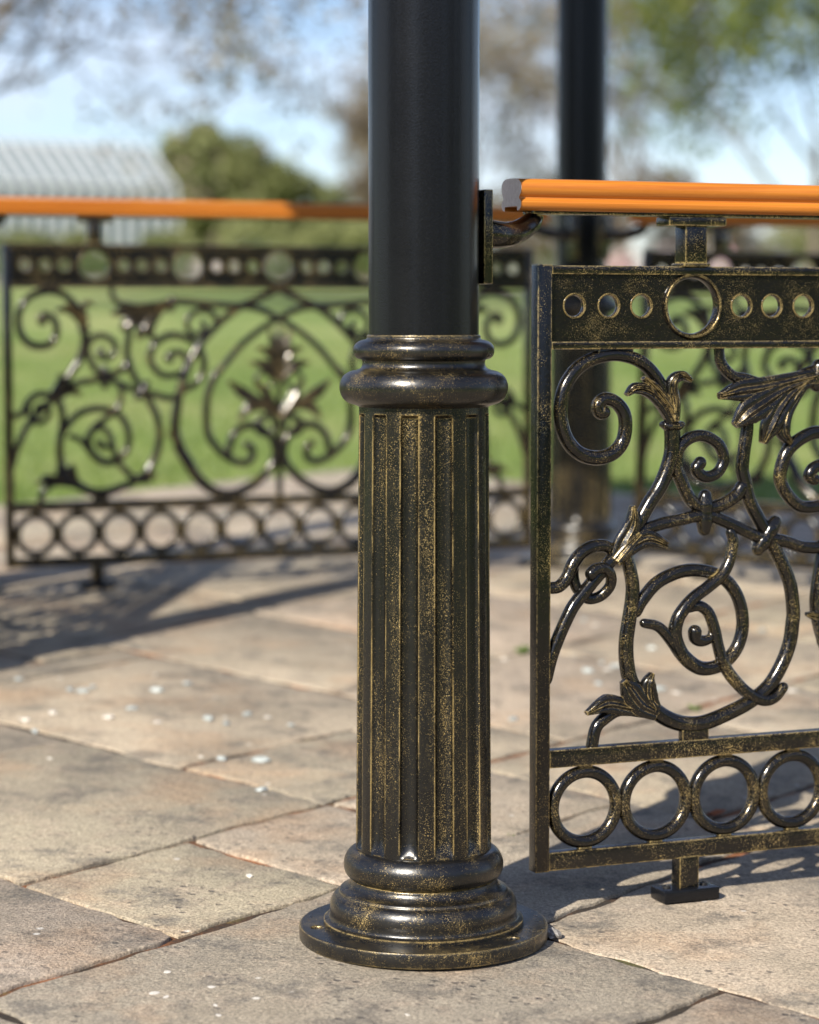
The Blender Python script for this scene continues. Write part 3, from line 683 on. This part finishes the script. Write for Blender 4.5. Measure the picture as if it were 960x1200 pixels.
# local x runs along the ridge away to the left of the picture, local y towards the back
GL, GW, HE, HR = 9.0, 1.60, 2.35, 3.42
def gpt(x, y, z): return (x, -y, z)
mb = MB()
for x0, x1 in ((0.02, GL - .02),):
    mb.add([gpt(x0, 0, .5), gpt(x1, 0, .5), gpt(x1, 0, HE), gpt(x0, 0, HE)], [(0, 1, 2, 3)])
    mb.add([gpt(x0, 2 * GW, .5), gpt(x1, 2 * GW, .5), gpt(x1, 2 * GW, HE), gpt(x0, 2 * GW, HE)], [(0, 1, 2, 3)])
for x in (0.02, GL - .02): mb.add([gpt(x, 0, .5), gpt(x, 2 * GW, .5), gpt(x, 2 * GW, HE), gpt(x, GW, HR), gpt(x, 0, HE)], [(0, 1, 2, 3, 4)])
mb.build('glazing', GLASS, gh, smooth=False)
mb = MB(); mb.add([gpt(0, -.02, HE), gpt(GL, -.02, HE), gpt(GL, GW, HR), gpt(0, GW, HR), gpt(GL, 2 * GW, HE), gpt(0, 2 * GW, HE)], [(0, 1, 2, 3), (3, 2, 4, 5)])
mb.build('glass_roof', GLASS, gh, smooth=False)
mb = MB(); n = 26
for k in range(n + 1):
    x = GL * k / n
    tube3([gpt(x, -.03, .45), gpt(x, -.03, HE), gpt(x, GW, HR + .03), gpt(x, 2 * GW + .03, HE), gpt(x, 2 * GW + .03, .45)], [.048] * 5, 4, mb)
for y, z in ((-.03, HE), (GW, HR + .03), (2 * GW + .03, HE), (-.03, .5)): tube3([gpt(0, y, z), gpt(GL, y, z)], [.06, .06], 4, mb)
mb.build('glazing_bars', WHITE, gh, smooth=False)
mb = MB(); mb.box(0, GL, -2 * GW - .05, .05, -.2, .5, .01); mb.build('brick_plinth', noise_mat('plinth', 8, [(0.3, (0.35, 0.33, 0.30)), (0.7, (0.50, 0.47, 0.43))]), gh)

def leaf_cloud(mb, c, rad, n, size, rg, tones=(0, 1), flat=1.0, shell=0.35):
    for _ in range(n):
        d = Vector((rg.gauss(0, 1), rg.gauss(0, 1), rg.gauss(0, 1))).normalized()
        q = (shell + (1 - shell) * rg.random()) ** 0.6
        p = Vector(c) + Vector((d.x * rad[0], d.y * rad[1], d.z * rad[2])) * q
        a = Vector((rg.gauss(0, 1), rg.gauss(0, 1), rg.gauss(0, 1) * flat)).normalized(); b_ = a.orthogonal().normalized()
        b_ = (Matrix.Rotation(rg.uniform(0, 6.28), 3, a) @ b_); s_ = size * rg.uniform(.6, 1.4); e = a.cross(b_) * s_ * .5; b_ = b_ * s_
        mb.add([p - b_, p + e, p + b_, p - e], [(0, 1, 2, 3)], rg.uniform(*tones))
def flower_bed(label, x0, x1, y, h, tones, seed):
    rg = random.Random(seed); xc = (x0 + x1) / 2; z = terrain_z(xc, y) - .03
    t = thing('flower_bed', label, 'flower bed', (xc, y, z), group='flower beds beyond the lawn')
    mb = MB(); n = 20; vs = []
    for i in range(n + 1):
        x = x0 + (x1 - x0) * i / n - xc; zz = terrain_z(x + xc, y) - .03 - z
        for dy, dz in ((-.9, -.05), (-.6, .12), (.6, .14), (.9, -.05)): vs.append((x, dy, zz + dz))
    mb.add(vs, [(i * 4 + k, (i + 1) * 4 + k, (i + 1) * 4 + k + 1, i * 4 + k + 1) for i in range(n) for k in range(3)]).build('soil', SOIL, t)
    for i in range(int((x1 - x0) * 4.5)):
        mb = MB()
        x = rg.uniform(x0, x1); hh = h * rg.uniform(.5, 1.1); lo = rg.choice(tones)
        leaf_cloud(mb, (x - xc, rg.uniform(-.6, .6), terrain_z(x, y) - .03 - z + .05 + hh * .45), (.42, .42, hh * .55), 90, .06, rg, (lo, min(1, lo + .25)))
        mb.build('flower_clump', FLOWER, t, smooth=False)
flower_bed('low bed of pale flowers and green leaves beyond the lawn, in front of the greenhouse', -11.5, -4.2, 47.2, .75, (0.0, .1, .2, .2, .3, .35), 1)
flower_bed('cream and green flower bed beyond the lawn, left of the back column', -3.8, 1.6, 47.4, .8, (0.1, .2, .3, .3, .52), 2)
flower_bed('pink and white flower bed beyond the lawn, right of the back column', 2.2, 10.5, 46.5, .9, (0.1, .3, .50, .70, .75), 3)

# ------------------------------------------------------------------ trees
def grow(rg, mb, tips, p, d, length, r, level, maxl, droop=0.0, split=(3, 4), spread=0.75):
    n = 5; pts = [p]; rr = [r]; dd = d.copy()
    for i in range(n):
        dd = (dd + Vector((rg.gauss(0, .13), rg.gauss(0, .13), rg.gauss(0, .10) - droop))).normalized()
        pts.append(pts[-1] + dd * (length / n)); rr.append(r * (1 - .11 * (i + 1)))
    tube3(pts, rr, 6 if level < 2 else 4, mb, caps=level == 0)
    if level >= maxl:
        tips.append((pts[-1], dd)); tips.append((pts[3], dd)); return
    for k in range(rg.randint(*split)):
        i = rg.randint(2, n); ax = dd.orthogonal().normalized(); ax = Matrix.Rotation(rg.uniform(0, 6.28), 3, dd) @ ax
        nd = (dd + ax * spread * rg.uniform(.6, 1.3)).normalized()
        grow(rg, mb, tips, pts[i], nd, length * rg.uniform(.58, .80), rr[i] * .62, level + 1, maxl, droop, split, spread)
    if level < maxl: grow(rg, mb, tips, pts[-1], dd, length * .75, rr[-1] * .8, level + 1, maxl, droop, split, spread)
def tree(name, label, xy, h, r, seed, leafmat, leaf_n, leaf_size, clump, maxl=4, droop=0.0, lean=(0, 0), split=(3, 4), spread=0.75, trunk_frac=0.3, tones=(0, 1)):
    rg = random.Random(seed); z = terrain_z(*xy) - .06
    t = thing(name, label, 'tree', (xy[0], xy[1], z), group='trees beyond the lawn')
    mb = MB(); tips = []
    grow(rg, mb, tips, Vector((0, 0, 0)), Vector((lean[0], lean[1], 1)).normalized(), h * trunk_frac, r, 0, maxl, droop, split, spread)
    mb.build('trunk', BARK, t)
    mb = MB(); per = max(1, leaf_n // max(1, len(tips)))
    for p, d in tips:
        lo = rg.uniform(tones[0], max(tones[0], tones[1] - .35))
        leaf_cloud(mb, p, (clump * rg.uniform(.6, 1.2),) * 3, per, leaf_size, rg, (lo, lo + .35), shell=0.05)
    mb.build('crown', leafmat, t, smooth=False)
    return t
tree('budding_tree', 'brown budding tree with long bare branches reaching in at the upper left', (-6.4, 27.0), 11.6, .22, 4, LEAF_BR, 14000, .065, .42, maxl=5, droop=.02, lean=(.28, 0), split=(3, 3), spread=.95, trunk_frac=.335)
tree('bare_tree', 'bare brown spring tree rising behind the near column', (1.2, 66.0), 13.0, .17, 8, LEAF_BR, 9000, .09, .75, maxl=4, split=(3, 3), trunk_frac=.28, spread=.7)
tree('bare_tree', 'bare brown twiggy tree right of the back column', (5.3, 60.0), 13.0, .16, 15, LEAF_BR, 9000, .09, .70, maxl=4, split=(3, 3), trunk_frac=.28, spread=.75)
tree('leafy_tree', 'yellow green spring tree with open crown at the upper right', (6.6, 40.0), 10.5, .12, 21, LEAF_YG, 10000, .085, .55, maxl=5, split=(3, 3), trunk_frac=.26, spread=.85)
tree('bare_tree', 'small bare brown tree at the left edge of the near column', (-1.05, 76.0), 8.5, .18, 27, LEAF_BR, 10000, .08, .60, maxl=4, split=(3, 3), trunk_frac=.25, spread=.5)
def bush(name, label, xy, lobes, seed, mat, n, size, cat='bush'):
    rg = random.Random(seed); z = terrain_z(*xy) - .05
    t = thing(name, label, cat, (xy[0], xy[1], z), group='bushes beyond the lawn')
    mb = MB()
    for k in range(7):
        l = rg.choice(lobes); tube3([(0, 0, 0), (l[0] * .4, l[1] * .4, l[2] * .5), (l[0], l[1], l[2])], [.09, .06, .02], 5, mb)
    mb.build('stems', BARK, t)
    mb = MB(); tot = sum(l[3] * l[4] for l in lobes)
    for x, y, zc, rx, rz in lobes:
        for _ in range(14):
            d = Vector((rg.gauss(0, 1), rg.gauss(0, 1), rg.gauss(0, 1))).normalized() * rg.uniform(.35, .95)
            lo = rg.uniform(0, .65); leaf_cloud(mb, (x + d.x * rx, y + d.y * rx, zc + d.z * rz), (rx * .42, rx * .42, rz * .42), int(n * rx * rz / tot / 14), size, rg, (lo, lo + .35), shell=.1)
    mb.build('foliage', mat, t, smooth=False)
    return t
bush('rounded_bush', 'large rounded olive green bush beside the greenhouse', (-4.9, 72.0), [(-1.5, 0, 3.3, 1.3, 1.5), (-1.9, .2, 1.7, 1.4, 1.7), (-.5, 0, 2.7, 1.6, 1.6), (.7, 0, 2.2, 1.6, 1.6), (1.5, 0, 2.0, 1.4, 1.35), (2.4, .2, 1.5, 1.3, 1.15), (3.1, 0, 1.1, 1.3, 1.0), (4.3, .1, .8, 1.1, .8), (-1.3, .3, 4.0, 1.2, .9), (.3, -.2, 2.9, 1.2, 1.1)], 31, LEAF_DK, 44000, .12)
bush('hedge_bush', 'brownish hedge bush behind the handrail, left of the back column', (1.6, 78.0), [(-2.4, 0, 1.3, 1.6, 1.3), (0, 0, 1.6, 1.8, 1.5), (2.2, 0, 1.5, 1.7, 1.4)], 32, LEAF_BR, 12000, .10)
bush('hedge_bush', 'brownish hedge bush behind the handrail, right of the back column', (8.0, 76.0), [(-2.4, 0, 1.5, 1.7, 1.4), (0, 0, 1.9, 1.9, 1.7), (2.4, 0, 1.5, 1.8, 1.4), (4.6, 0, 1.6, 1.8, 1.5)], 33, LEAF_BR, 14000, .10)
bush('low_bush', 'low dark green bush behind the flower beds on the right', (12.0, 58.0), [(-2.0, 0, .9, 1.3, .9), (0, 0, 1.0, 1.4, 1.0), (1.8, 0, .9, 1.3, .9)], 34, LEAF_DK, 7000, .08)
bush('low_hedge', 'low green hedge along the foot of the greenhouse', (-6.8, 53.0), [(-2.8, 0, .55, .9, .6), (-1.4, 0, .6, .9, .62), (0, 0, .55, .9, .6), (1.4, 0, .6, .9, .6), (2.5, 0, .5, .8, .55)], 36, LEAF_DK, 12000, .08, 'hedge')
bush('low_bush', 'low green bush right of the greenhouse behind the flower bed', (-1.6, 56.0), [(-1.6, 0, .7, 1.2, .8), (0.2, 0, .8, 1.2, .8), (2.0, 0, .7, 1.2, .7)], 35, LEAF_DK, 7000, .08)

# unseen tree belt added behind the camera for its reflection in gloss paint
rg = random.Random(77); mb = MB()
for k in range(46):
    a = R(188 + 164 * k / 45 + rg.uniform(-1.5, 1.5)); d_ = rg.uniform(30, 40); hh = rg.uniform(5.0, 10.5) * (0.75 if 225 < math.degrees(a) < 250 else 1)
    if rg.random() < .12: continue
    x, y = d_ * math.cos(a), d_ * math.sin(a); z = terrain_z(x, y)
    tube3([(x, y, z - .2), (x, y, z + hh * .5)], [.22, .12], 5, mb, .1)
    leaf_cloud(mb, (x, y, z + hh * .55), (2.2, 2.2, hh * .5), 260, .55, rg, (0, .7), shell=.2)
tag(mb.build('added_reflection_trees', LEAF_DK, smooth=False), 'unseen belt of dark green trees added behind the camera for reflections in the paint', 'added_reflection_trees', kind='stuff')

# ------------------------------------------------------------------ small things lying on the slabs
def chip_mesh(name, mat, seed, sx, sy, sz):
    rg = random.Random(seed); bm = bmesh.new(); bmesh.ops.create_icosphere(bm, subdivisions=2, radius=1)
    for v in bm.verts:
        f = 1 + rg.uniform(-.22, .22); v.co = (v.co.x * sx * f, v.co.y * sy * f, max(-.35, v.co.z) * sz * f + sz * .35)
    mb = MB(); bm.verts.index_update(); mb.add([v.co.copy() for v in bm.verts], [[v.index for v in f.verts] for f in bm.faces], [rg.random() for f in bm.faces]); bm.free()
    return mb.mesh(name, mat, True, 30)
CHIPS = [(-0.843, 5.201, 't'), (-0.756, 5.221, 'w'), (-0.717, 5.087, 't'), (-0.687, 5.073, 't'), (-0.674, 5.125, 't'), (-0.556, 5.282, 'w'), (-0.477, 5.175, 't'), (-0.533, 5.092, 't'), (-0.717, 4.846, 'w'), (-0.6, 4.803, 'w'), (-0.565, 4.896, 't'), (-0.76, 4.766, 'w'), (-0.725, 4.657, 't'), (-0.499, 4.764, 'w'), (-0.402, 4.802, 't'), (-0.362, 4.755, 't'), (-0.327, 4.853, 't'), (-0.285, 4.825, 'w'), (-0.234, 4.752, 't'), (-0.662, 4.421, 'w'), (-0.387, 4.455, 'w'), (-0.346, 4.431, 't'), (-0.272, 4.423, 't'), (-0.258, 4.189, 't'), (-0.369, 4.819, 'w'), (0.218, 5.533, 'w'), (0.399, 5.389, 't'), (0.44, 5.504, 't'), (0.445, 5.414, 'w'), (0.573, 5.705, 't'), (0.537, 5.187, 't'), (0.571, 5.148, 'w'), (0.443, 6.117, 't'), (0.875, 5.988, 't'), (0.824, 5.187, 'w'), (0.209, 4.838, 't'), (0.411, 5.239, 't'), (0.464, 6.035, 'w'), (0.465, 5.461, 't'), (-0.319, 3.139, 'w'), (-0.309, 3.037, 'w'), (-0.256, 3.078, 'w'), (-0.245, 3.005, 'w'), (-0.326, 3.049, 'w'), (-0.238, 2.967, 'w'), (-0.242, 3.622, 'w'), (-0.003, 2.977, 'w'), (0.24, 7.569, 'w')]
cms = {k: [chip_mesh('stone_chip', mt, sd, *dim) for sd, dim in enumerate(dims)] for k, mt, dims in
       (('w', CHIP_W, ((.011, .008, .003), (.008, .006, .0025), (.010, .010, .004))), ('t', CHIP_T, ((.010, .008, .006), (.013, .009, .007), (.008, .007, .005))))}
rg = random.Random(3)
for x, y, k in CHIPS:
    o = link_obj('stone_chip', rg.choice(cms[k])); o.location = (x, y, floor_z(x, y) + .0005); o.rotation_euler = (0, 0, rg.uniform(0, 6.28))
    sc = rg.uniform(.85, 1.35) * (.65 if y < 3.3 else 1.0); o.scale = (sc, sc * rg.uniform(.6, 1.0), sc * (.35 if y < 3.3 else .8))
    tag(o, 'small white flake lying on the flagstones' if k == 'w' else 'small bluish grey chip lying on the flagstones', 'chip', 'pale chips scattered on the flagstones')
def weed(label, x, y, h, seed):
    rg = random.Random(seed); mb = MB()
    for _ in range(16):
        a = rg.uniform(0, 6.28); l = h * rg.uniform(.5, 1.1); sp = rg.uniform(.3, 1.0); w = .16 * l
        d = Vector((math.cos(a) * sp, math.sin(a) * sp, 1)).normalized(); sd = Vector((-math.sin(a), math.cos(a), 0)) * w
        m1 = d * l * .55; e = d * l + Vector((math.cos(a), math.sin(a), -.6)) * l * .25
        mb.add([(0, 0, 0), m1 - sd, e, m1 + sd], [(0, 1, 2), (0, 2, 3)], rg.random())
    o = mb.build('weed', WEED, smooth=False); o.location = (x, y, floor_z(x, y) - .004)
    return tag(o, label, 'weed', 'weeds in the paving joints')
weed('green weed behind the left end bar of the near railing', .262, 5.62, .035, 1)
weed('small yellow green sprout seen through the big scroll circle of the near railing', .590, 4.97, .022, 2)
weed('tiny green sprout in the slab joint between front column and near railing', .165, 3.90, .010, 3)
rg = random.Random(9); mb = MB()
for k in range(3):
    a = rg.uniform(0, 6.28); c = Vector((k * .014 - .02, rg.uniform(-.008, .008), .004)); u = Vector((math.cos(a), math.sin(a), .15)) * .017; v = Vector((-math.sin(a), math.cos(a), .3)) * .009
    mb.add([c - u, c + v * 1.0, c + u, c - v], [(0, 1, 2), (0, 2, 3)], rg.random())
o = mb.build('dry_leaf', DRYLEAF, smooth=False); o.location = (.512, 4.062, floor_z(.512, 4.062)); o.rotation_euler = (0, 0, .9)
tag(o, 'curled rust brown dry leaf on the slabs behind the rings of the near railing', 'leaf')
o = link_obj('pebble', chip_mesh('pebble', STONE_DK, 12, .012, .009, .010)); o.location = (.199, 3.325, floor_z(.199, 3.325))
tag(o, 'grey pebble beside the round base plate of the front column', 'pebble')

# ------------------------------------------------------------------ daylight
SUN_AZ, SUN_EL = R(58.2), R(35.5)                     # direction the light travels, height of the sun
d = Vector((math.cos(SUN_AZ) * math.cos(SUN_EL), math.sin(SUN_AZ) * math.cos(SUN_EL), -math.sin(SUN_EL)))
L = bpy.data.lights.new('sun', 'SUN'); L.energy = 4.6; L.angle = R(0.5); L.color = (1.0, 0.93, 0.81)
lo = bpy.data.objects.new('sun', L); COL.objects.link(lo); lo.rotation_euler = d.to_track_quat('-Z', 'Y').to_euler(); lo.location = (-3, -5, 8)
W = bpy.data.worlds.new('World'); SC.world = W; W.use_nodes = True; nt = W.node_tree; bg = nt.nodes['Background']
sky = node(nt, 'ShaderNodeTexSky', sky_type='NISHITA', sun_disc=False, sun_elevation=SUN_EL, sun_rotation=math.atan2(-d.x, -d.y), air_density=1.0, dust_density=0.25, ozone_density=1.5)
tc = nt.nodes.new('ShaderNodeTexCoord'); mp = node(nt, 'ShaderNodeMapping'); mp.inputs['Scale'].default_value = (1, 1, 2.6); mp.inputs['Location'].default_value = (3.1, .4, .2)
link(nt, tc.outputs['Generated'], mp.inputs[0])
cl = ramp(nt, noise(nt, mp.outputs[0], 5.0, 6, 0.55), (0.47, 0.0), (0.70, 0.85))
link(nt, mixc(nt, cl, mixc(nt, 1.0, sky.outputs[0], (0.84, 0.87, 1.04), 'MULTIPLY'), (6.5, 6.9, 7.9)), bg.inputs['Color']); bg.inputs['Strength'].default_value = 0.078

# ------------------------------------------------------------------ camera
cam = bpy.data.cameras.new('camera'); co = bpy.data.objects.new('camera', cam); COL.objects.link(co)
cam.sensor_fit = 'VERTICAL'; cam.sensor_height = 36; cam.lens = 2850 / 1200 * 36; cam.clip_end = 2000; cam.clip_start = .05
co.location = (0, 0, .861); co.rotation_euler = (math.pi / 2 - .0814, 0, 0)
cam.dof.use_dof = True; cam.dof.focus_distance = 3.36; cam.dof.aperture_fstop = 2.85
SC.camera = co
SC.view_settings.view_transform = 'Standard'; SC.view_settings.look = 'None'; SC.view_settings.exposure = 0.92; SC.view_settings.gamma = 1
SC.cycles.use_denoising = True
